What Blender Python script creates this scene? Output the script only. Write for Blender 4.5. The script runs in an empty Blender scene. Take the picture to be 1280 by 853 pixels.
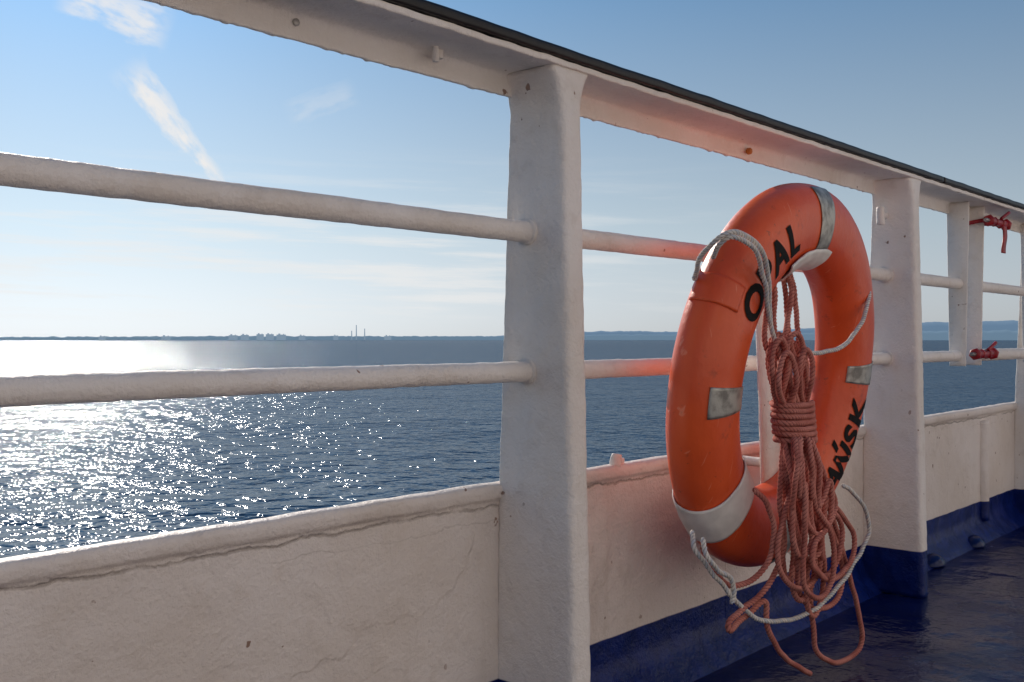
import bpy, bmesh, math, random
from mathutils import Vector, noise, Matrix
random.seed(4)
D=bpy.data; C=bpy.context; scene=C.scene
R=math.radians
scene.view_settings.view_transform='Standard'
scene.view_settings.look='None'
scene.view_settings.exposure=0

# ------------------------------------------------------------ helpers
def link(o): scene.collection.objects.link(o); return o
def thing(o,label,cat,kind=None,group=None):
    o["label"]=label; o["category"]=cat
    if kind:o["kind"]=kind
    if group:o["group"]=group
    return o
def empty(name,loc,label,cat,**k):
    o=D.objects.new(name,None); o.location=loc; o.empty_display_size=.1; link(o)
    return thing(o,label,cat,**k)
def mesh_obj(name,verts,faces,mat,par=None,smooth=True,loc=None):
    me=D.meshes.new(name); me.from_pydata([tuple(v) for v in verts],[],faces)
    if smooth:
        for p in me.polygons:p.use_smooth=True
    me.materials.append(mat)
    o=D.objects.new(name,me); link(o)
    if loc is not None:o.location=loc
    if par is not None:
        o.parent=par
        if loc is None:   # verts were given in world space
            o.location=-Vector(par.location)
    return o
def fixnormals(o):
    bm=bmesh.new(); bm.from_mesh(o.data); bmesh.ops.recalc_face_normals(bm,faces=bm.faces); bm.to_mesh(o.data); bm.free()
def round_poly(pts,r,n=4,maxlen=.014,counts=None,ret=False):
    out=[]; N=len(pts)
    rs=r if isinstance(r,(list,tuple)) else [r]*N
    for i in range(N):
        p=Vector(pts[i]); a=Vector(pts[i-1]); b=Vector(pts[(i+1)%N]); rr=rs[i]
        da=(a-p); db=(b-p)
        q=min(rr,da.length*.49,db.length*.49)
        s=p+da.normalized()*q; e=p+db.normalized()*q
        for k in range(n+1):
            t=k/n
            out.append(s.lerp(p,t).lerp(p.lerp(e,t),t))
    res=[];cn=[]
    for i in range(len(out)):
        a=out[i]; b=out[(i+1)%len(out)]; L=(b-a).length
        m=counts[i] if counts else max(1,int(L/maxlen)); cn.append(m)
        for k in range(m): res.append(a.lerp(b,k/m))
    return (res,cn) if ret else res
def wob(p,amp=.001,f=35):
    return p+noise.noise_vector(p*f)*amp+noise.noise_vector(p*f*.27)*amp*.5
def loft(name,rings,mat,par=None,caps=True,amp=.0008,f=35,post=None):
    verts=[];faces=[];n=len(rings[0])
    for rg in rings:
        assert len(rg)==n
        for p in rg:
            q=wob(Vector(p),amp,f) if amp else Vector(p)
            if post:q=post(q)
            verts.append(q)
    for i in range(len(rings)-1):
        for j in range(n):
            k=(j+1)%n
            faces.append((i*n+j,i*n+k,(i+1)*n+k,(i+1)*n+j))
    if caps:
        faces.append(tuple(range(n))); faces.append(tuple((len(rings)-1)*n+j for j in range(n)))
    o=mesh_obj(name,verts,faces,mat,par); fixnormals(o)
    return o
def along_x(name,prof,x0,x1,step,mat,par=None,**k):
    n=max(1,int((x1-x0)/step)); rings=[]
    for i in range(n+1):
        x=x0+(x1-x0)*i/n
        rings.append([Vector((x,p[0],p[1])) for p in prof])
    return loft(name,rings,mat,par,**k)
def cyl(name,a,b,r,mat,par=None,seg=20,step=.01,amp=0,ends=True):
    a=Vector(a);b=Vector(b);d=(b-a);L=d.length;d.normalize()
    u=d.orthogonal().normalized();v=d.cross(u);n=max(1,int(L/step));rings=[]
    ts=[i/n for i in range(n+1)]
    rr=[r]*len(ts)
    if ends:
        ts=[0]+[min(.3,r*.15/L)]+ts[1:-1]+[1-min(.3,r*.15/L),1]; rr=[r*.85]+[r]*(len(ts)-2)+[r*.85]
    for t,q in zip(ts,rr):
        rings.append([a+d*L*t+(u*math.cos(2*math.pi*k/seg)+v*math.sin(2*math.pi*k/seg))*q for k in range(seg)])
    return loft(name,rings,mat,par,amp=amp)

def catmull(pts,spacing=.003):
    P=[Vector(p) for p in pts]; P=[P[0]*2-P[1]]+P+[P[-1]*2-P[-2]]
    dense=[]
    for i in range(1,len(P)-2):
        a,b,c,d=P[i-1:i+3]
        for k in range(24):
            t=k/24
            dense.append(.5*((2*b)+(c-a)*t+(2*a-5*b+4*c-d)*t*t+(3*b-a-3*c+d)*t**3))
    dense.append(P[-2])
    out=[dense[0]];acc=0
    for i in range(1,len(dense)):
        seg=(dense[i]-dense[i-1]).length
        while seg>0 and acc+seg>=spacing:
            t=(spacing-acc)/seg
            dense[i-1]=dense[i-1].lerp(dense[i],t); out.append(dense[i-1].copy()); seg=(dense[i]-dense[i-1]).length;acc=0
        acc+=seg
    return out
def rope_geo(paths,r,pitch=.028,N=18,spacing=.0022,kink=.0018):
    verts=[];faces=[];lay=[]
    for pts in paths:
        c=catmull(pts,spacing)
        if len(c)<3: continue
        t=(c[1]-c[0]).normalized(); u=t.orthogonal().normalized(); base=len(verts)
        ph=random.random()*6
        for i,p in enumerate(c):
            p=p+noise.noise_vector(p*24+Vector((ph,0,0)))*kink
            t2=(c[min(i+1,len(c)-1)]-c[max(i-1,0)]).normalized()
            q=t.rotation_difference(t2); u=(q@u); u=(u-t2*u.dot(t2)).normalized(); t=t2; v=t.cross(u)
            tw=2*math.pi*i*spacing/pitch
            end=1 if 1<i<len(c)-2 else .6
            for k in range(N):
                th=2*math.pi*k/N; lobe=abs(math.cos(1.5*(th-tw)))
                rad=r*(.56+.52*lobe**.65)*end
                verts.append(p+(u*math.cos(th)+v*math.sin(th))*rad)
                strand=int(((th-tw)/(2*math.pi)*3+.5)%3)
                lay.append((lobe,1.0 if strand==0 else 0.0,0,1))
        n=len(c)
        for i in range(n-1):
            for j in range(N):
                k=(j+1)%N
                faces.append((base+i*N+j,base+i*N+k,base+(i+1)*N+k,base+(i+1)*N+j))
        faces.append(tuple(base+j for j in reversed(range(N)))); faces.append(tuple(base+(n-1)*N+j for j in range(N)))
    return verts,faces,lay

# ------------------------------------------------------------ materials
def newmat(name):
    m=D.materials.new(name); m.use_nodes=True; nt=m.node_tree
    b=nt.nodes['Principled BSDF']; return m,nt,b
def nd(nt,t,**k):
    n=nt.nodes.new(t)
    for a,v in k.items(): setattr(n,a,v)
    return n
def math_(nt,op,a,b=None,c=None,clamp=False):
    n=nd(nt,'ShaderNodeMath',operation=op); n.use_clamp=clamp
    for i,x in enumerate((a,b,c)):
        if x is None: continue
        if isinstance(x,(int,float)): n.inputs[i].default_value=x
        else: nt.links.new(x,n.inputs[i])
    return n.outputs[0]
def mixc(nt,f,a,b):
    n=nd(nt,'ShaderNodeMix',data_type='RGBA')
    for s,x in ((0,f),(6,a),(7,b)):
        if isinstance(x,(int,float)): n.inputs[s].default_value=x
        elif isinstance(x,tuple): n.inputs[s].default_value=(*x,1) if len(x)==3 else x
        else: nt.links.new(x,n.inputs[s])
    return n.outputs[2]
def noi(nt,vec,scale,detail=4,rough=.5):
    n=nd(nt,'ShaderNodeTexNoise'); n.inputs['Scale'].default_value=scale; n.inputs['Detail'].default_value=detail; n.inputs['Roughness'].default_value=rough
    nt.links.new(vec,n.inputs['Vector']); return n.outputs['Fac']
def ramp(nt,x,lo,hi):
    n=nd(nt,'ShaderNodeMapRange'); n.clamp=True; n.interpolation_type='SMOOTHSTEP'
    nt.links.new(x,n.inputs[0]); n.inputs[1].default_value=lo; n.inputs[2].default_value=hi
    return n.outputs[0]
def bump(nt,h,strength,dist,prev=None):
    n=nd(nt,'ShaderNodeBump'); n.inputs['Strength'].default_value=strength; n.inputs['Distance'].default_value=dist
    nt.links.new(h,n.inputs['Height'])
    if prev is not None: nt.links.new(prev,n.inputs['Normal'])
    return n.outputs[0]
def simple(name,col,rough=.5,metal=0,bs=0,bd=.002,var=.25,vs=8,emit=None,spec=.5):
    m,nt,b=newmat(name); g=nd(nt,'ShaderNodeNewGeometry').outputs['Position']
    f=noi(nt,g,vs,5)
    dark=tuple(c*(1-var) for c in col); lite=tuple(min(1,c*(1+var)) for c in col)
    nt.links.new(mixc(nt,ramp(nt,f,.3,.7),dark,lite),b.inputs['Base Color'])
    b.inputs['Roughness'].default_value=rough; b.inputs['Metallic'].default_value=metal; b.inputs['Specular IOR Level'].default_value=spec
    if bs: nt.links.new(bump(nt,noi(nt,g,bs,4),.6,bd),b.inputs['Normal'])
    if emit: b.inputs['Emission Color'].default_value=(*emit,1); b.inputs['Emission Strength'].default_value=1
    return m
def ropemat(name,a,b2,groove_shade,second=None):
    m,nt,b=newmat(name); g=nd(nt,'ShaderNodeNewGeometry').outputs['Position']
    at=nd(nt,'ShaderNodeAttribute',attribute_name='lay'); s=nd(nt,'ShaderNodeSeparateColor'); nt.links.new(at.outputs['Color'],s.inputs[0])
    c=mixc(nt,ramp(nt,noi(nt,g,26,5,.6),.3,.7),a,b2)
    if second: c=mixc(nt,math_(nt,'MULTIPLY',s.outputs[1],.8),c,second)
    c=mixc(nt,ramp(nt,s.outputs[0],.12,.62),groove_shade,c)  # occlusion shade between the strands, painted into the rope colour
    nt.links.new(c,b.inputs['Base Color']); b.inputs['Roughness'].default_value=.9; b.inputs['Specular IOR Level'].default_value=.12
    nt.links.new(bump(nt,noi(nt,g,600,3),.6,.0007),b.inputs['Normal'])
    return m

def paint(name,blue=True,crack=False,white=(.86,.80,.745)):
    m,nt,b=newmat(name); pos=nd(nt,'ShaderNodeNewGeometry').outputs['Position']
    sep=nd(nt,'ShaderNodeSeparateXYZ'); nt.links.new(pos,sep.inputs[0])
    big=noi(nt,pos,3.5,5,.6); mid=noi(nt,pos,26,5,.6); fine=noi(nt,pos,150,3,.6)
    col=mixc(nt,ramp(nt,big,.35,.7),white,tuple(c*k for c,k in zip(white,(.90,.87,.83))))
    col=mixc(nt,math_(nt,'MULTIPLY',ramp(nt,mid,.53,.72),.32),col,(.62,.53,.45))
    mp=nd(nt,'ShaderNodeMapping'); mp.inputs['Scale'].default_value=(30,30,2.2); nt.links.new(pos,mp.inputs[0])
    run=noi(nt,mp.outputs[0],1,4,.6)
    col=mixc(nt,math_(nt,'MULTIPLY',ramp(nt,run,.6,.8),.3),col,(.57,.48,.39))
    rs=noi(nt,pos,55,2,.4); rb=noi(nt,pos,6,2)
    rm=math_(nt,'MULTIPLY',ramp(nt,rs,.72,.75),ramp(nt,rb,.48,.6))
    col=mixc(nt,math_(nt,'MULTIPLY',rm,.85),col,(.22,.10,.05))
    nrm=bump(nt,mid,.75,.005); nrm=bump(nt,fine,.8,.0026,nrm)
    if crack:
        w=noi(nt,pos,14,6,.65)
        zz=math_(nt,'ADD',sep.outputs[2],math_(nt,'MULTIPLY',math_(nt,'SUBTRACT',w,.5),.026))
        dd=math_(nt,'ABSOLUTE',math_(nt,'SUBTRACT',zz,.390))
        line=math_(nt,'SUBTRACT',1,ramp(nt,dd,.0003,.0038))
        line=math_(nt,'MULTIPLY',line,ramp(nt,noi(nt,pos,9,3),.34,.52))
        col=mixc(nt,math_(nt,'MULTIPLY',line,.6),col,(.28,.22,.18))
        # a few faint hairlines just beneath the lip only
        w2_=noi(nt,pos,7,6,.65)
        z2=math_(nt,'ADD',sep.outputs[2],math_(nt,'MULTIPLY',math_(nt,'SUBTRACT',w2_,.5),.05))
        l2=math_(nt,'SUBTRACT',1,ramp(nt,math_(nt,'ABSOLUTE',math_(nt,'SUBTRACT',z2,.366)),.0002,.0016))
        l2=math_(nt,'MULTIPLY',l2,ramp(nt,noi(nt,pos,4,2),.50,.60))
        col=mixc(nt,math_(nt,'MULTIPLY',l2,.3),col,(.36,.29,.23))
        nrm=bump(nt,math_(nt,'SUBTRACT',1,line),.6,.003,nrm)
        lg=noi(nt,pos,9,3,.5); nrm=bump(nt,lg,.5,.016,nrm)
        isl=ramp(nt,noi(nt,pos,4.5,3,.5),.56,.575); nrm=bump(nt,isl,.45,.0018,nrm)
    if blue:
        zb=math_(nt,'ADD',sep.outputs[2],math_(nt,'MULTIPLY',math_(nt,'SUBTRACT',noi(nt,pos,10,2),.5),.006))
        bm_=math_(nt,'SUBTRACT',1,ramp(nt,zb,.114,.1165))
        bl=mixc(nt,ramp(nt,mid,.4,.65),(.003,.012,.10),(.005,.018,.145))
        col=mixc(nt,bm_,col,bl)
        rr=nd(nt,'ShaderNodeMapRange'); nt.links.new(bm_,rr.inputs[0]); rr.inputs[3].default_value=.55; rr.inputs[4].default_value=.25
        nt.links.new(rr.outputs[0],b.inputs['Roughness'])
        r2=nd(nt,'ShaderNodeMapRange'); nt.links.new(bm_,r2.inputs[0]); r2.inputs[3].default_value=.3; r2.inputs[4].default_value=.2
        nt.links.new(r2.outputs[0],b.inputs['Specular IOR Level'])
    else: b.inputs['Roughness'].default_value=.55; b.inputs['Specular IOR Level'].default_value=.3
    nt.links.new(col,b.inputs['Base Color']); nt.links.new(nrm,b.inputs['Normal'])
    return m
M_post=paint('post_paint'); M_bul=paint('bulwark_paint',crack=True,white=(.80,.72,.66)); M_white=paint('white_paint',blue=False)
M_cap=simple('black_cap',(.010,.009,.009),.4,bs=60,bd=.001,spec=.3)
M_red=simple('red_clamp_paint',(.33,.010,.015),.4,bs=80,bd=.001,vs=40)
M_steel=simple('dull_steel',(.35,.33,.31),.45,metal=.8,bs=90,bd=.0005)
M_strap=simple('white_strap',(.76,.73,.68),.6,bs=150,bd=.0006,var=.14,vs=20)
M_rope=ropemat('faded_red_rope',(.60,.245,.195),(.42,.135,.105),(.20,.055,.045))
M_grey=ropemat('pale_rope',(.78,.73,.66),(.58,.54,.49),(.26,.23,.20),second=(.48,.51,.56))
M_text=simple('black_lettering',(.008,.007,.007),.7,var=.3,vs=80,spec=.15)
M_glass=simple('window_glass',(.02,.03,.035),.05,var=.1)
M_rust=simple('rusty_bolt',(.45,.16,.03),.7,bs=90)

M_tape,nt,b=newmat('reflective_tape'); pos=nd(nt,'ShaderNodeNewGeometry').outputs['Position']
vo=nd(nt,'ShaderNodeTexVoronoi'); vo.inputs['Scale'].default_value=320; nt.links.new(pos,vo.inputs[0])
nt.links.new(mixc(nt,ramp(nt,noi(nt,pos,40,5),.4,.68),(.46,.45,.40),(.20,.19,.17)),b.inputs['Base Color'])
b.inputs['Metallic'].default_value=.45; b.inputs['Roughness'].default_value=.42
nt.links.new(bump(nt,vo.outputs['Distance'],.4,.0006),b.inputs['Normal'])
M_or,nt,b=newmat('orange_buoy'); pos=nd(nt,'ShaderNodeNewGeometry').outputs['Position']
c=mixc(nt,ramp(nt,noi(nt,pos,7,5),.3,.7),(.80,.112,.026),(.67,.080,.020))
c=mixc(nt,math_(nt,'MULTIPLY',ramp(nt,noi(nt,pos,22,6,.7),.58,.70),.6),c,(.38,.05,.02))
mp=nd(nt,'ShaderNodeMapping'); mp.inputs['Rotation'].default_value=(0,.6,0); mp.inputs['Scale'].default_value=(160,20,14); nt.links.new(pos,mp.inputs[0])
c=mixc(nt,math_(nt,'MULTIPLY',ramp(nt,noi(nt,mp.outputs[0],1,3),.68,.72),.4),c,(.90,.36,.22))
c=mixc(nt,math_(nt,'MULTIPLY',ramp(nt,noi(nt,pos,75,4,.6),.66,.72),.45),c,(.20,.05,.03))
nt.links.new(c,b.inputs['Base Color']); b.inputs['Roughness'].default_value=.36; b.inputs['Specular IOR Level'].default_value=.45
n1=bump(nt,noi(nt,pos,16,5,.6),.5,.005); n1=bump(nt,noi(nt,pos,140,3,.6),.25,.0012,n1); nt.links.new(n1,b.inputs['Normal'])
M_deck,nt,b=newmat('blue_deck_paint'); pos=nd(nt,'ShaderNodeNewGeometry').outputs['Position']
nt.links.new(mixc(nt,ramp(nt,noi(nt,pos,5,6,.65),.35,.7),(.0025,.007,.055),(.005,.013,.090)),b.inputs['Base Color'])
rg=nd(nt,'ShaderNodeMapRange'); nt.links.new(noi(nt,pos,4,5,.6),rg.inputs[0]); rg.inputs[1].default_value=.35;rg.inputs[2].default_value=.65;rg.inputs[3].default_value=.10; rg.inputs[4].default_value=.30
nt.links.new(rg.outputs[0],b.inputs['Roughness']); b.inputs['Specular IOR Level'].default_value=.24; b.inputs['Specular Tint'].default_value=(.75,.85,1,1)
n1=bump(nt,noi(nt,pos,9,4),.7,.016); n1=bump(nt,noi(nt,pos,90,3),.4,.0018,n1); nt.links.new(n1,b.inputs['Normal'])
# water: deep blue body + rippled glossy surface, crisp wavelets
M_sea=D.materials.new('sea_water'); M_sea.use_nodes=True; nt=M_sea.node_tree; nt.nodes.clear()
pos=nd(nt,'ShaderNodeNewGeometry').outputs['Position']
mp=nd(nt,'ShaderNodeMapping'); mp.inputs['Rotation'].default_value=(0,0,R(25)); mp.inputs['Scale'].default_value=(1,.8,1); nt.links.new(pos,mp.inputs[0])
n1=bump(nt,noi(nt,mp.outputs[0],.06,2,.5),1,1.1); n1=bump(nt,noi(nt,mp.outputs[0],.35,1,.5),1,.36,n1); n1=bump(nt,noi(nt,mp.outputs[0],1.5,1,.5),1,.22,n1); n1=bump(nt,noi(nt,mp.outputs[0],4.8,1.5,.5),1,.092,n1)
df=nd(nt,'ShaderNodeBsdfDiffuse'); df.inputs[0].default_value=(.011,.046,.092,1); nt.links.new(n1,df.inputs['Normal'])
gl=nd(nt,'ShaderNodeBsdfGlossy'); gl.inputs['Roughness'].default_value=.10; gl.inputs[0].default_value=(.90,.95,1,1); nt.links.new(n1,gl.inputs['Normal'])
fr=nd(nt,'ShaderNodeFresnel'); fr.inputs['IOR'].default_value=1.33; nt.links.new(n1,fr.inputs['Normal'])
ms=nd(nt,'ShaderNodeMixShader'); nt.links.new(math_(nt,'MULTIPLY',math_(nt,'MINIMUM',fr.outputs[0],.5),.62),ms.inputs[0]); nt.links.new(df.outputs[0],ms.inputs[1]); nt.links.new(gl.outputs[0],ms.inputs[2])
ou=nd(nt,'ShaderNodeOutputMaterial'); nt.links.new(ms.outputs[0],ou.inputs[0])

# ------------------------------------------------------------ camera
CAMY=-1.031; EYE=.65; TH=41.1
cam=D.objects.new('camera',D.cameras.new('camera')); link(cam); scene.camera=cam
cam.location=(0,CAMY,EYE); cam.rotation_euler=(R(90),0,R(TH-90))
cam.data.lens=36.56; cam.data.sensor_width=36; cam.data.shift_y=-2.5/1280
cam.data.clip_start=.02; cam.data.clip_end=60000

# ------------------------------------------------------------ sun + sky
SAZ=66; SEL=26
sd=Vector((math.cos(R(SAZ))*math.cos(R(SEL)),math.sin(R(SAZ))*math.cos(R(SEL)),math.sin(R(SEL))))
sun=D.objects.new('sun',D.lights.new('sun','SUN')); link(sun)
sun.rotation_euler=sd.to_track_quat('Z','Y').to_euler(); sun.data.energy=3.9; sun.data.angle=R(.5); sun.data.color=(1,.90,.78)
w=D.worlds.new('World'); scene.world=w; w.use_nodes=True; nt=w.node_tree; nt.nodes.clear()
sky=nd(nt,'ShaderNodeTexSky',sky_type='NISHITA'); sky.sun_disc=False; sky.sun_elevation=R(SEL); sky.sun_rotation=R(90-SAZ)
sky.air_density=1.0; sky.dust_density=1.0; sky.ozone_density=1.6; sky.altitude=0
bg=nd(nt,'ShaderNodeBackground'); bg.inputs[1].default_value=.10
out=nd(nt,'ShaderNodeOutputWorld'); nt.links.new(bg.outputs[0],out.inputs[0])
tc=nd(nt,'ShaderNodeTexCoord').outputs['Generated']
sp=nd(nt,'ShaderNodeSeparateXYZ'); nt.links.new(tc,sp.inputs[0])
az=math_(nt,'MULTIPLY',math_(nt,'ARCTAN2',sp.outputs[0],sp.outputs[1]),57.2958)
el=math_(nt,'MULTIPLY',math_(nt,'ARCSINE',sp.outputs[2]),57.2958)
bw=nd(nt,'ShaderNodeRGBToBW'); nt.links.new(sky.outputs[0],bw.inputs[0])
L_=math_(nt,'MULTIPLY',math_(nt,'POWER',bw.outputs[0],.47),2.5)
cr=nd(nt,'ShaderNodeValToRGB'); nt.links.new(math_(nt,'DIVIDE',el,45,clamp=True),cr.inputs[0])
e=cr.color_ramp.elements; e[0].position=0; e[0].color=(.86,.90,.92,1); e[1].position=1; e[1].color=(.16,.41,.92,1)
x=e.new(.13); x.color=(.69,.84,.95,1); x=e.new(.40); x.color=(.315,.58,.95,1)
vm=nd(nt,'ShaderNodeVectorMath',operation='SCALE'); nt.links.new(cr.outputs[0],vm.inputs[0]); nt.links.new(L_,vm.inputs['Scale'])
def wisp(a0,e0,ang,L,W,nscale,seed,taper=0,edge=1.6):
    ca,sa=math.cos(R(ang)),math.sin(R(ang))
    da=math_(nt,'SUBTRACT',az,a0); de=math_(nt,'SUBTRACT',el,e0)
    u=math_(nt,'ADD',math_(nt,'MULTIPLY',da,ca),math_(nt,'MULTIPLY',de,sa))
    v=math_(nt,'SUBTRACT',math_(nt,'MULTIPLY',de,ca),math_(nt,'MULTIPLY',da,sa))
    cb=nd(nt,'ShaderNodeCombineXYZ'); nt.links.new(math_(nt,'MULTIPLY',u,.6),cb.inputs[0]); nt.links.new(math_(nt,'MULTIPLY',v,1.5),cb.inputs[1]); cb.inputs[2].default_value=seed
    n=noi(nt,cb.outputs[0],nscale,5,.55)
    v2=math_(nt,'ADD',v,math_(nt,'MULTIPLY',math_(nt,'SUBTRACT',n,.5),W*edge))
    Wd=math_(nt,'MAXIMUM',math_(nt,'ADD',math_(nt,'MULTIPLY',u,taper),W),.04)
    mu=math_(nt,'SUBTRACT',1,ramp(nt,math_(nt,'ABSOLUTE',u),L*.55,L))
    mv=math_(nt,'SUBTRACT',1,math_(nt,'POWER',math_(nt,'DIVIDE',math_(nt,'ABSOLUTE',v2),Wd),2.0),clamp=True)
    return math_(nt,'MULTIPLY',math_(nt,'MULTIPLY',mu,mv),ramp(nt,n,.22,.60))
w1=wisp(28.1,16.6,-18,3.0,1.25,1.0,1.0)
w2=wisp(31.2,10.7,-50,4.5,.72,1.1,4.0,taper=-.13)
w3=math_(nt,'MULTIPLY',wisp(38.5,12.6,20,2.2,.8,1.2,7.0),.2)
cb=nd(nt,'ShaderNodeCombineXYZ'); nt.links.new(math_(nt,'MULTIPLY',az,.07),cb.inputs[0]); nt.links.new(math_(nt,'ADD',math_(nt,'MULTIPLY',el,.9),math_(nt,'MULTIPLY',az,.02)),cb.inputs[1])
hz=noi(nt,cb.outputs[0],1.1,6,.6)
hm=math_(nt,'MULTIPLY',ramp(nt,el,.6,2.2),math_(nt,'SUBTRACT',1,ramp(nt,el,4.5,11)))
hm=math_(nt,'MULTIPLY',hm,math_(nt,'SUBTRACT',1,ramp(nt,az,42,68)))
w4=math_(nt,'MULTIPLY',math_(nt,'MULTIPLY',ramp(nt,hz,.45,.66),hm),.6)
tot=math_(nt,'MAXIMUM',math_(nt,'MAXIMUM',math_(nt,'MULTIPLY',w1,.8),math_(nt,'MULTIPLY',w2,.95)),math_(nt,'MAXIMUM',w3,w4))
col=mixc(nt,tot,vm.outputs[0],(8.7,8.5,8.3))
nt.links.new(col,bg.inputs[0])

# ------------------------------------------------------------ water, shore
S=30000
o=mesh_obj('water',[(-S,-S,-2.8),(S,-S,-2.8),(S,S,-2.8),(-S,S,-2.8)],[(0,1,2,3)],M_sea,smooth=False); thing(o,"open rippled blue sea glittering under the sun","sea",kind="structure")
M_shore=simple('hazy_shore',(.07,.10,.13),1,var=.1,vs=.01,emit=(.13,.20,.27),spec=0); M_hill=simple('hazy_hill',(.09,.12,.16),1,var=.08,vs=.004,emit=(.12,.19,.27),spec=0)  # aerial haze put into the land materials as a faint emission
M_blk=simple('hazy_building',(.12,.15,.18),1,var=.05,vs=.02,emit=(.19,.26,.33),spec=0)  # same haze glow painted on the distant blocks and chimneys
def strip(name,dist,table,mat,amp,f,label):
    verts=[];faces=[];n=700
    for i in range(n+1):
        a=-44+88*i/n
        for (a0,h0),(a1,h1) in zip(table,table[1:]):
            if a0<=a<=a1: h=h0+(h1-h0)*(a-a0)/(a1-a0)
        h+=amp*noise.noise(Vector((a*f,dist,0)))+amp*.5*noise.noise(Vector((a*f*4,dist,3)))
        h=max(h,2)
        ang=R(TH-a); c_,s_=math.cos(ang),math.sin(ang)
        verts+= [(c_*dist,s_*dist,-2.82),(c_*dist,s_*dist,h*.55),(c_*(dist+60),s_*(dist+60),h),(c_*(dist+400),s_*(dist+400),-2.9)]
    for i in range(n):
        for k in range(3):
            faces.append((i*4+k,(i+1)*4+k,(i+1)*4+k+1,i*4+k+1))
    o=mesh_obj(name,verts,faces,mat); thing(o,label,"hills",kind="structure"); return o
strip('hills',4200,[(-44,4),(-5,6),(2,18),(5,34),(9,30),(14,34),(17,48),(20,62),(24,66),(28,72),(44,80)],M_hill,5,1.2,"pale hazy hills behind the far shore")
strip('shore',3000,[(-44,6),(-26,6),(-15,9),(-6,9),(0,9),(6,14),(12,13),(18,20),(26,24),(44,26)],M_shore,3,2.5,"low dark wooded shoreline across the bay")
def block(a,wd,h,dist=2980):
    ang=R(TH-a); p=Vector((math.cos(ang)*dist,math.sin(ang)*dist,-2)); t=Vector((math.sin(ang),-math.cos(ang),0)); nrm=Vector((math.cos(ang),math.sin(ang),0))
    bm=bmesh.new()
    def bx(cx,w_,z0,z1,d0,d1):
        vs=[]
        for z in (z0,z1):
            for dx,dd in ((-w_/2,d0),(w_/2,d0),(w_/2,d1),(-w_/2,d1)):
                vs.append(bm.verts.new(p+t*(cx+dx)+nrm*dd+Vector((0,0,z))))
        for f in ((0,1,2,3),(4,5,6,7),(0,1,5,4),(1,2,6,5),(2,3,7,6),(3,0,4,7)): bm.faces.new([vs[i] for i in f])
    bx(0,wd,0,h,0,14); bx(-wd*.2,wd*.22,h+.01,h+3,3,9)
    bx(wd*.25,wd*.12,h+.01,h+2,3,9)
    bmesh.ops.recalc_face_normals(bm,faces=bm.faces)
    me=D.meshes.new('apartment_block'); bm.to_mesh(me); bm.free(); me.materials.append(M_blk)
    o=D.objects.new('apartment_block',me); link(o); thing(o,"hazy grey apartment block on the far shore","building",group="buildings on the far shore")
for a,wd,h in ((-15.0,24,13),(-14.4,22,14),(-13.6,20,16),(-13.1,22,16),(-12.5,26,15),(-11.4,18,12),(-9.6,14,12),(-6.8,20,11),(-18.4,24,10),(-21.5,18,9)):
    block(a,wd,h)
for a,h in ((-8.5,42),(-8.05,32),(-8.75,26)):
    ang=R(TH-a); p=Vector((math.cos(ang)*2970,math.sin(ang)*2970,-2)); rings=[]
    for z,r in ((0,1.9),(h*.5,1.4),(h*.93,1.1),(h*.94,1.3),(h,1.2)):
        rings.append([p+Vector((math.cos(k*math.pi/5)*r,math.sin(k*math.pi/5)*r,z)) for k in range(10)])
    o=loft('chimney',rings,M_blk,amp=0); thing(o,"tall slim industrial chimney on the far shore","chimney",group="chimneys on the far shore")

# ------------------------------------------------------------ ship: deck, hull, unseen bounce wall
X0,X1=-4,9
vs=[];fs=[];nx,ny=60,14
for i in range(nx+1):
    for j in range(ny+1):
        vs.append((X0+(X1-X0)*i/nx,-2.6+2.66*j/ny,noise.noise(Vector((i*.4,j*.7,0)))*.002-.002))
for i in range(nx):
    for j in range(ny):
        a=i*(ny+1)+j; fs.append((a,a+ny+1,a+ny+2,a+1))
o=mesh_obj('deck',vs,fs,M_deck); thing(o,"glossy dark blue painted ship deck","deck",kind="structure")

bul=empty('bulwark',(2,.06,0),"white painted steel bulwark with blue base","bulwark")
prof=[(.008,.0-.004),(.052,.045),(.060,.07),(.060,.396),(.052,.402),(.050,.415),(.055,.423),(.074,.425),(.080,.41),(.080,-.05),(.008,-.05)]
prof=round_poly(prof,[.003,.01,.006,.006,.004,.006,.006,.006,.004,.003,.003],3,.02)
def bpost(q):
    if q.z>.36 and q.y<.07: q.z+=.001*noise.noise(q*8); q.y-=.0025*noise.noise(q*22)
    return q
along_x('plate',prof,-1.2,5.2,.014,M_bul,bul,amp=.0013,f=24,post=bpost)
for x in (1.93,3.62,4.75):   # vertical stiffening ribs
    r_=.0035 if x<2 else .022
    rings=[]
    for k in range(25):
        z=.05+.33*k/24
        rings.append([Vector((x+math.cos(t)*r_,.061-abs(math.sin(t))*r_*(.55 if x<2 else 1) if math.sin(t)>0 else .066,z)) for t in [2*math.pi*q/16 for q in range(16)]])
    loft('rib',rings,M_bul,bul,amp=.0008)
hp=round_poly([(.083,-3.2),(.083,-.02),(.090,-.02),(.090,-3.2)],.001,1,.3)
along_x('hull_plating',hp,-1.2,5.2,.4,M_white,bul,amp=0)
cyl('eye_lug',(1.535,.062,.420),(1.540,.062,.443),.010,M_white,bul,amp=.004,seg=12,step=.004)
cyl('eye_lug',(1.555,.064,.420),(1.555,.064,.434),.008,M_white,bul,amp=.003,seg=10,step=.004)
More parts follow.
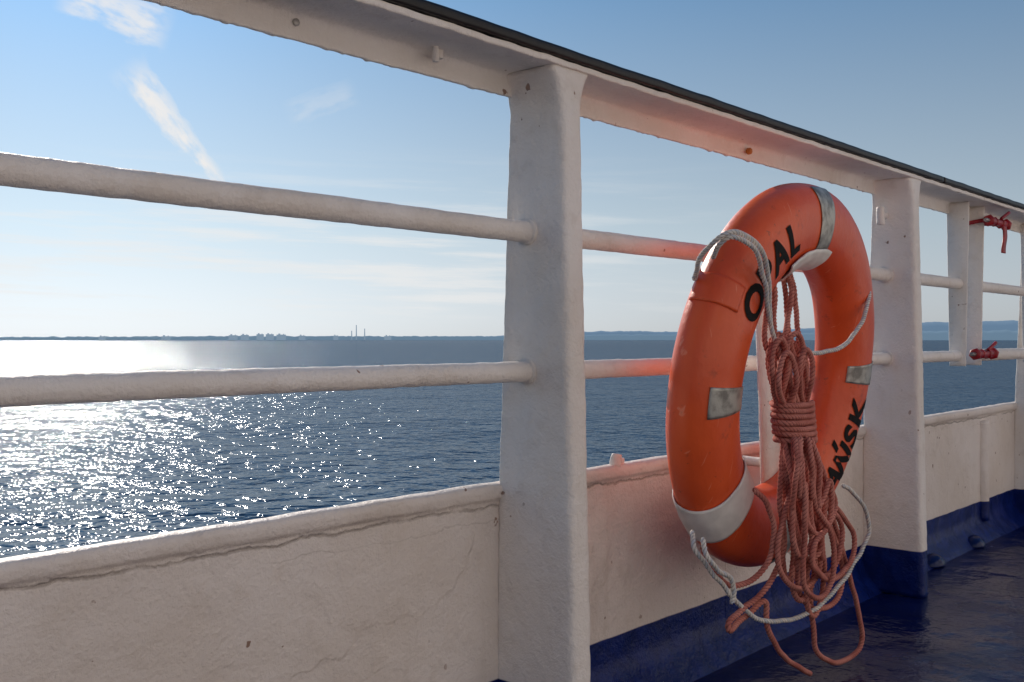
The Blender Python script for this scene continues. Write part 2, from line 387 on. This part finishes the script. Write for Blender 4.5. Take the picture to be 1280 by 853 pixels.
for x in (3.05,3.42):   # scupper humps at base
    rings=[]
    for k in range(9):
        t=k/8; rr=.042*math.sqrt(max(.02,1-t**2))
        rings.append([Vector((x+math.cos(a)*rr*1.2,.025+math.sin(a)*rr*.8,.032*t)) for a in [2*math.pi*q/14 for q in range(14)]])
    loft('scupper_hood',rings,M_deck,bul,amp=.001)

dh=empty('unseen_deckhouse',(2,-2.65,0),"unseen white ship deckhouse wall beside deck, added for bounce light","unseen_deckhouse")  # unseen wall behind the camera, added to bounce warm sunlight onto the bulwark
bm=bmesh.new()
xs=[-3.5,-2.2,-1.4,.2,1.0,2.6,3.4,5.0,5.8,7.5]; zs=[0,1.1,1.8,2.5]
grid=[[bm.verts.new((x,-2.6,z)) for z in zs] for x in xs]
for i in range(len(xs)-1):
    for j in range(3):
        if j==1 and i%2==1: continue
        bm.faces.new((grid[i][j],grid[i+1][j],grid[i+1][j+1],grid[i][j+1]))
r=bmesh.ops.extrude_face_region(bm,geom=bm.faces[:]); bmesh.ops.translate(bm,vec=(0,-.08,0),verts=[v for v in r['geom'] if isinstance(v,bmesh.types.BMVert)])
bmesh.ops.recalc_face_normals(bm,faces=bm.faces)
me=D.meshes.new('wall'); bm.to_mesh(me); bm.free(); me.materials.append(M_white)
o=D.objects.new('wall',me); link(o); o.parent=dh; o.location=-dh.location
for i in (1,3,5,7):
    a,b_=xs[i],xs[i+1]
    mesh_obj('unseen_window',[(a,-2.63,1.1),(b_,-2.63,1.1),(b_,-2.63,1.8),(a,-2.63,1.8)],[(0,1,2,3)],M_glass,dh,smooth=False)

# ------------------------------------------------------------ railing
rail=empty('railing',(2,0,.4),"white painted steel ship railing with black topped handrail","railing")
def post_rings(x,wd=.05):
    rings=[]; cn=None
    hs=[0,.01]+[.01+ (.98-.01)*k/108 for k in range(1,109)]+[.985+.007*k for k in range(10)]+[1.056]
    for z in hs:
        if z<.42: t=z/.42; yo=.064-.004*t; yi=-.094+.009*t
        else: t=(z-.42)/.64; yo=.060-.026*t; yi=-.085+.016*t
        fl=(max(0,(z-.985)/.071)**2.2)*.022
        pr,cn=round_poly([(x-fl,yo),(x+wd+fl,yo),(x+wd+fl,yi),(x-fl,yi)],[.006,.006,.017,.013],4,.009,counts=cn,ret=True)
        rings.append([Vector((p[0],p[1],z)) for p in pr])
    return rings
for x in (-.205,1.217,2.640,3.985):
    loft('post',post_rings(x),M_post,rail,amp=.0012,f=44)
bp=round_poly([(.034,1.024),(.026,1.024),(.026,1.056),(-.072,1.056),(-.072,1.066),(.034,1.066)],[.003,.003,.010,.003,.003,.003],4,.009)
def beadp(q):
    if q.z<1.034:
        n=noise.noise(Vector((q.x*45,0,0)))+.6*noise.noise(Vector((q.x*120,5,0)))
        q.z-=max(0,n)*.0035; q.y-=max(0,n)*.003 if q.y<.03 else 0
    return q
along_x('top_beam',bp,-1.2,3.2,.005,M_white,rail,amp=.0012,f=36,post=beadp)
along_x('top_beam',bp,3.204,5.2,.008,M_white,rail,amp=.0012,f=36,post=beadp)
cp=round_poly([(-.078,1.067),(-.078,1.083),(.040,1.083),(.040,1.067)],.005,3,.02)
along_x('handrail_cap',cp,-1.2,2.84,.012,M_cap,rail,amp=.0009,f=18)
along_x('handrail_cap',cp,2.846,5.2,.012,M_cap,rail,amp=.0009,f=18)
def bar(x0,x1,z,r):
    prof=[(math.cos(2*math.pi*k/20)*r,z+math.sin(2*math.pi*k/20)*r) for k in range(20)]
    along_x('rail',prof,x0,x1,.006,M_white,rail,amp=.0008,f=46)
for z,r in ((.600,.0155),(.814,.0165)):
    for a,b_ in ((-1.2,-.2),(-.16,1.222),(1.262,2.645),(2.685,3.20)): bar(a,b_,z,r)
    for xw in (1.217,2.640):
        prof=[(math.cos(2*math.pi*k/20)*(r+.004),z+math.sin(2*math.pi*k/20)*(r+.004)) for k in range(20)]
        along_x('weld_collar',prof,xw-.006,xw+.004,.003,M_white,rail,amp=.0015,f=60)
cyl('lug',(1.02,.0,1.036),(1.02,.0,1.057),.005,M_white,rail,amp=.001,seg=10,step=.004)
cyl('lug',(1.035,.01,1.044),(1.035,.01,1.057),.008,M_white,rail,amp=.001,seg=10,step=.004)
cyl('bolt',(1.95,.022,1.04),(1.95,.012,1.04),.007,M_rust,rail,amp=.0006,seg=6,step=.004)
cyl('bolt',(.80,.0265,1.045),(.80,.022,1.045),.005,M_steel,rail,seg=8,step=.004)
cyl('pin',(2.60,.0,.965),(2.645,.0,.965),.007,M_white,rail,amp=.001,seg=10)
cyl('pin',(2.605,.0,.94),(2.605,.0,.985),.010,M_white,rail,amp=.001,seg=10)

def upright(x,par,z0=.57,z1=1.055,w_=.045,name='upright'):
    rings=[]; cn=None
    for k in range(40):
        z=z0+(z1-z0)*k/39
        t=k/39; h_=w_*(.75+.3*t)
        pr,cn=round_poly([(x,-h_/2),(x+.006,-h_/2),(x+.006,-.004),(x+.026,-.004),(x+.026,.004),(x+.006,.004),(x+.006,h_/2),(x,h_/2)],.0015,1,.02,counts=cn,ret=True)
        rings.append([Vector((p[0],p[1],z)) for p in pr])
    return loft(name,rings,M_white,par,amp=.0008)
upright(3.19,rail,w_=.062)
gate=empty('gate',(3.35,0,.57),"removable white rail gate held by red clamps","gate")
upright(3.335,gate,w_=.060); upright(3.93,gate,w_=.05)
def gbar(x0,x1,z,r):
    prof=[(math.cos(2*math.pi*k/18)*r,z+math.sin(2*math.pi*k/18)*r) for k in range(18)]
    along_x('rail',prof,x0,x1,.012,M_white,gate,amp=.0009)
for z,r in ((.600,.019),(.814,.0165)): gbar(3.34,3.94,z,r)
for z in (.600,.814):
    prof=[(math.cos(2*math.pi*k/18)*.017,z+math.sin(2*math.pi*k/18)*.017) for k in range(18)]
    along_x('rail',prof,4.03,5.2,.02,M_white,rail,amp=.0009)
def clamp(x,y,z,tail,lab):
    e=empty('rail_clamp',(x,y,z),lab,"clamp",group="red clamps on the rail gate")
    cyl('barrel',(x-.07,y,z),(x+.09,y,z),.0115,M_red,e,seg=14,amp=.0008)
    for dx,hh in ((-.075,.018),(-.025,.015),(.035,.016),(.09,.019)):
        cyl('collar',(x+dx-.007,y,z),(x+dx+.007,y,z),hh,M_red,e,seg=6,amp=.0006)
    cyl('clamp_screw',(x-.11,y,z),(x+.12,y,z),.006,M_steel,e,seg=10)
    cyl('lever',(x+.01,y-.01,z+.012),(x+.055,y-.02,z+.034),.005,M_red,e,seg=10)
    if tail:
        rings=[]
        for k in range(20):
            t=k/19; zz=z-.01-.085*t; cx=x+.012+.008*math.sin(t*5)
            rings.append([Vector((cx-.012,y-.018,zz)),Vector((cx+.012,y-.022,zz)),Vector((cx+.012,y-.019,zz)),Vector((cx-.012,y-.015,zz))])
        loft('strap',rings,M_red,e,amp=.001)
        rings=[]       # strap turn wrapped round the upright
        for k in range(25):
            a=2*math.pi*k/24
            ctr=Vector((x-.03+math.cos(a)*.034,y+.045+math.sin(a)*.052,z+.004*math.sin(a*2)))
            nn=Vector((math.cos(a),math.sin(a),0))*.0018
            rings.append([ctr-nn+Vector((0,0,-.006)),ctr+nn+Vector((0,0,-.006)),ctr+nn+Vector((0,0,.006)),ctr-nn+Vector((0,0,.006))])
        loft('strap',rings,M_red,e,amp=.0006)
clamp(3.39,-.052,1.008,True,"red painted screw clamp with hanging strap on rail")
clamp(3.30,-.04,.605,False,"short red painted screw clamp joining lower rails")
for z in (.875,.905,.935):
    cyl('hinge',(3.86,-.03,z),(3.98,-.03,z),.012,M_white,gate,seg=10,amp=.001)
cyl('hinge_pin',(3.90,-.045,.86),(3.90,-.045,.95),.008,M_white,gate,seg=10,amp=.001)

# ------------------------------------------------------------ buoy bracket
BX=1.925
br=empty('buoy_bracket',(1.9,-.02,.4),"white steel bracket holding the life buoy","bracket")
rings=[]
for k in range(60):
    t=k/59
    if t<.75: q=t/.75; y=-.024-.022*q-.03*math.sin(q*math.pi); z=.80-.54*q; ny_=1; nz=0; xo=-.05*math.sin(q*math.pi)
    else:
        q=(t-.75)/.25; a=q*math.pi*.55; y=-.046-.06*math.sin(a); z=.26-.05*(1-math.cos(a)); ny_=math.cos(a); nz=-math.sin(a); xo=0
    wd=.034
    n_=Vector((0,ny_,-nz)).normalized()*.004
    c0=Vector((BX+xo,y,z))
    rings.append([c0+Vector((-wd,0,0))-n_,c0+Vector((wd,0,0))-n_,c0+Vector((wd,0,0))+n_,c0+Vector((-wd,0,0))+n_])
loft('spine',rings,M_white,br,amp=.0010)
cyl('stub',(1.83,-.01,.80),(1.83,-.075,.80),.012,M_white,br,seg=14,amp=.001)
cyl('stub',(BX,-.03,.40),(BX,.062,.40),.010,M_white,br,seg=14,amp=.001)

# ------------------------------------------------------------ life buoy (local: X right, Z up, front -Y)
RM,RA,RB=.2895,.0755,.053
buoy=D.objects.new('life_buoy',None); link(buoy); buoy.location=(1.824,-.118,.578); buoy.rotation_euler=(R(8.5),0,R(1.5))
thing(buoy,"orange ring life buoy with black lettering hung on railing","life buoy")
def tube(phi,psi,off=0):
    cx,sx=math.cos(psi),math.sin(psi)
    q=2.25
    rr=(abs(cx)**q+abs(sx)**q)**(-1/q)
    a=RM+(RA+off)*cx*rr; y=-(RB+off)*sx*rr
    return Vector((a*math.cos(phi),y,a*math.sin(phi)))
NP,NS=160,48
vs=[];fs=[]
for i in range(NP):
    for j in range(NS):
        p=tube(2*math.pi*i/NP,2*math.pi*j/NS); p+=noise.noise_vector(p*9)*.0012; vs.append(p)
for i in range(NP):
    for j in range(NS):
        a=i*NS+j;b_=i*NS+(j+1)%NS;c=((i+1)%NP)*NS+(j+1)%NS;d=((i+1)%NP)*NS+j; fs.append((a,b_,c,d))
o=mesh_obj('ring_body',vs,fs,M_or,buoy,loc=(0,0,0)); fixnormals(o)
def patch(name,p0,p1,s0,s1,off,th,mat,skew=0,ragged=0):
    n,m=max(6,int(abs(p1-p0)*1.2)),max(8,int(abs(s1-s0)/5)); vs=[];fs=[]
    for layer in (0,1):
        for i in range(n+1):
            for j in range(m+1):
                ps=s0+(s1-s0)*j/m
                ph=p0+(p1-p0)*i/n+skew*math.sin(R(ps))
                q=tube(R(ph),R(ps),off+(0 if layer else -th)+.0012)
                q+=noise.noise_vector(q*9)*.0012
                if ragged: q+=noise.noise_vector(q*45)*ragged
                vs.append(q)
    K=(n+1)*(m+1)
    for i in range(n):
        for j in range(m):
            a=i*(m+1)+j; fs.append((K+a,K+a+1,K+a+m+2,K+a+m+1)); fs.append((a,a+m+1,a+m+2,a+1))
    for i in range(n):
        for j in (0,m):
            a=i*(m+1)+j;fs.append((a,a+m+1,K+a+m+1,K+a))
    for j in range(m):
        for i in (0,n):
            a=i*(m+1)+j;fs.append((a,a+1,K+a+1,K+a))
    o=mesh_obj(name,vs,fs,mat,buoy,loc=(0,0,0)); fixnormals(o)
    return o
patch('reflective_tape',87,97.5,28,124,.0010,.0012,M_tape)
patch('reflective_tape',-3,5.5,30,140,.0010,.0012,M_tape)
patch('reflective_tape',180,189,45,128,.0010,.0012,M_tape)
patch('reflective_tape',267,276,30,140,.0010,.0012,M_tape)
o=patch('strap_band',217,231,-170,190,.0035,.003,M_strap,ragged=.0008); o["label"]="dirty white fabric band wrapped round the ring"
patch('strap_band',84,122,120,235,.0065,.003,M_strap,ragged=.0018)
patch('mould_mark',150,158,-30,60,.0012,.002,M_or)
def letters(word,start,step,inward,size,name):
    verts=[];faces=[]
    for k,ch in enumerate(word):
        cu=D.curves.new('t','FONT'); cu.body=ch; cu.size=size; cu.align_x='CENTER'; cu.align_y='CENTER'; cu.offset=size*.036; cu.resolution_u=4
        ob=D.objects.new('t',cu); link(ob); C.view_layer.update()
        dg=C.evaluated_depsgraph_get(); me=D.meshes.new_from_object(ob.evaluated_get(dg))
        bm=bmesh.new(); bm.from_mesh(me)
        bmesh.ops.remove_doubles(bm,verts=bm.verts,dist=1e-6)
        bmesh.ops.triangulate(bm,faces=bm.faces[:])
        for _ in range(4):
            ed=[e for e in bm.edges if e.calc_length()>.007]
            if not ed: break
            bmesh.ops.subdivide_edges(bm,edges=ed,cuts=1); bmesh.ops.triangulate(bm,faces=bm.faces[:])
        base=len(verts); phi0=R(start+step*k)
        for v in bm.verts:
            x,y=v.co.x,v.co.y-(size*.06 if ch=='Ń' else 0)
            q=(-y if inward else y); ph=phi0+(x/RM if inward else -x/RM)
            qq=max(-.07,min(.07,q))
            rad=RM+q; cc=abs(qq/RA)
            dep=RB*(1-cc**2.25)**(1/2.25)+.0014
            p=Vector((rad*math.cos(ph),-dep,rad*math.sin(ph))); p+=noise.noise_vector(p*9)*.0012
            verts.append(p)
        bm.verts.index_update()
        for f in bm.faces: faces.append(tuple(base+v.index for v in f.verts))
        bm.free(); D.objects.remove(ob); D.curves.remove(cu); D.meshes.remove(me)
    return mesh_obj(name,verts,faces,M_text,buoy,loc=(0,0,0))
letters("OPAL",151,-10.6,False,.080,'lettering')
letters("GDAŃSK",-67,10.4,True,.086,'lettering')

# ------------------------------------------------------------ ropes (laid out on a vertical plane beside the rail)
def hp_(u,v,y=-.18):
    a=u-990; s=1.74+.00318*a+.0000042*a*a
    s+= (y+.18)*1.22
    return Vector((s,y,.65-(v-424)*.001437*(1+.0012*a)*(1+.35*(y+.18))))
def mk_rope(name,paths,r,mat,par=None,pitch=.028,kink=.0018):
    v,f,lay=rope_geo(paths,r,pitch,kink=kink)
    o=mesh_obj(name,v,f,mat)
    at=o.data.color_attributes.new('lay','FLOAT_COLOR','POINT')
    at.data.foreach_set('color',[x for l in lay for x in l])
    if par is not None:
        C.view_layer.update(); o.parent=par; o.matrix_parent_inverse=par.matrix_world.inverted()
    return o
grey=[
 [hp_(876,346,-.12),hp_(875,324,-.16),hp_(885,302,-.20),hp_(903,292,-.222),hp_(925,300,-.228),hp_(943,320,-.228),hp_(952,350,-.218),hp_(956,385,-.205),hp_(962,415,-.20),hp_(970,440,-.205)],
 [hp_(889,322,-.18),hp_(893,307,-.205),hp_(904,298,-.222),hp_(921,306,-.229),hp_(938,326,-.229),hp_(946,352,-.22),hp_(951,380,-.21),hp_(958,405,-.20)],
 [hp_(1003,440,-.205),hp_(1022,441,-.210),hp_(1046,432,-.210),hp_(1066,411,-.206),hp_(1080,383,-.195),hp_(1087,355,-.178),hp_(1083,330,-.155),hp_(1072,314,-.13),hp_(1060,312,-.09)],
 [hp_(872,676,-.13),hp_(871,696,-.15),hp_(884,712,-.16),hp_(902,732,-.17),hp_(932,764,-.18),hp_(962,775,-.19),hp_(998,768,-.20),hp_(1030,742,-.21),hp_(1060,706,-.21),hp_(1078,668,-.21),hp_(1072,636,-.21),hp_(1060,618,-.21),hp_(1045,606,-.21)],
 [hp_(881,678,-.16),hp_(884,700,-.17),hp_(897,716,-.175),hp_(912,722,-.18),hp_(918,742,-.18),hp_(914,758,-.18)],
]
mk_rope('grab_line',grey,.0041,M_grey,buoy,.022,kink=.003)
red=[]
rnd=random.Random(23)
J=lambda a:rnd.uniform(-a,a)
for x0,x1,x2,y in ((966,957,964,-.168),(969,966,960,-.18),(989,978,972,-.186),(995,999,1003,-.175),(986,988,1000,-.17)):
    red.append([hp_(x0+4,318,-.10),hp_(x0,338,-.15),hp_(x0,365,y),hp_((x0+x1)/2,395,y),hp_(x1,422,y-.012),hp_(x2,450,y-.016),hp_(984+J(8),500,y-.01)])
for i in range(12):
    ph=i/12*2*math.pi; pts=[]; turns=.22+J(.22); o0=rnd.uniform(0,26)
    for k in range(9):
        t=k/8; v=414+o0+t*(100-o0); wd=11+12*math.sin(math.pi*min(1,t*.85+.10))+J(.8)
        a=ph+t*turns*math.pi
        pts.append(hp_(979+11*t+math.cos(a)*wd+J(.8),v,-.188+math.sin(a)*.022))
    red.append(pts)
for i,(xa,vt,hw,ln) in enumerate(((966,424,7,-4),(985,417,9,5),(997,438,7,3),(973,441,8,-5))):
    y=-.216-.003*i
    red.append([hp_(xa-hw+8,506,y+.018),hp_(xa-hw-1+ln*.4,vt+40,y),hp_(xa-hw,vt+12,y),hp_(xa,vt,y-.002),hp_(xa+hw,vt+13,y),hp_(xa+hw+1-ln*.5,vt+40,y),hp_(xa+hw-3,506,y+.018)])
for i in range(7):
    v=503+i*7.2; pts=[]
    for k in range(14):
        a=2*math.pi*k/12
        pts.append(hp_(989+i*.6+math.cos(a)*(23+J(.7)),v+2*math.sin(a)+k*.3+J(.4),-.188+math.sin(a)*-.035))
    red.append(pts)
# lower bights : (left x, right x, bottom v, y) - long, mostly vertical
loops=[(974,996,722,-.195),(984,1012,748,-.20),(968,1018,732,-.21),(996,1048,762,-.19),(1004,1036,716,-.22),(978,1002,690,-.23),(988,1026,740,-.235),(1018,1075,832,-.185),(992,1024,664,-.235),(1000,1020,768,-.205)]
for i,(l,r_,bt,y) in enumerate(loops):
    t0=976+i*1.5+J(3); t1=990+i*1.4+J(3); m=J(10)
    red.append([hp_(t0,543,y),hp_(t0-2+J(2),578+m*.4,y-.012),hp_(t0*.7+l*.3+J(4),620+m,y-.006+J(.006)),hp_(l+J(4),bt-62+J(6),y+J(.006)),hp_(l+2,bt-18,y),hp_((l+r_)/2+J(3),bt,y),hp_(r_-1,bt-18+J(4),y),hp_(r_+J(4),bt-68+J(6),y+J(.006)),hp_(t1*.65+r_*.35+J(4),622-m,y-.006+J(.006)),hp_(t1+5+J(3),578,y-.012),hp_(t1,543,y)])
for i in range(5):
    x=975+i*9; red.append([hp_(975+i*6,545,-.205),hp_(x+3+i,590,-.226),hp_(x+7+J(5),635,-.228),hp_(x+7+J(7),680,-.224),hp_(x+9+J(8),712+J(18),-.213)])
red.append([hp_(975,550,-.2),hp_(970,620,-.2),hp_(976,680,-.20),hp_(958,730,-.19),hp_(928,764,-.18),hp_(911,780,-.18),hp_(913,790,-.18),hp_(936,772,-.17),hp_(958,752,-.18),hp_(961,786,-.18),hp_(980,820,-.18),hp_(1014,846,-.18)])
red.append([hp_(1004,550,-.2),hp_(1016,590,-.22),hp_(1032,626,-.225),hp_(1020,652,-.235),hp_(1002,674,-.24),hp_(1000,700,-.235),hp_(1030,722,-.22),hp_(1056,700,-.21),hp_(1060,668,-.205),hp_(1036,632,-.21)])
red.append([hp_(940,612,-.19),hp_(955,630,-.2),hp_(963,665,-.2),hp_(957,700,-.195),hp_(938,728,-.18),hp_(912,735,-.165),hp_(892,715,-.15),hp_(884,690,-.14)])
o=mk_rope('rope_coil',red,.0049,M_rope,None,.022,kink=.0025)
thing(o,"faded red twisted rope hank hanging from the life buoy","rope")
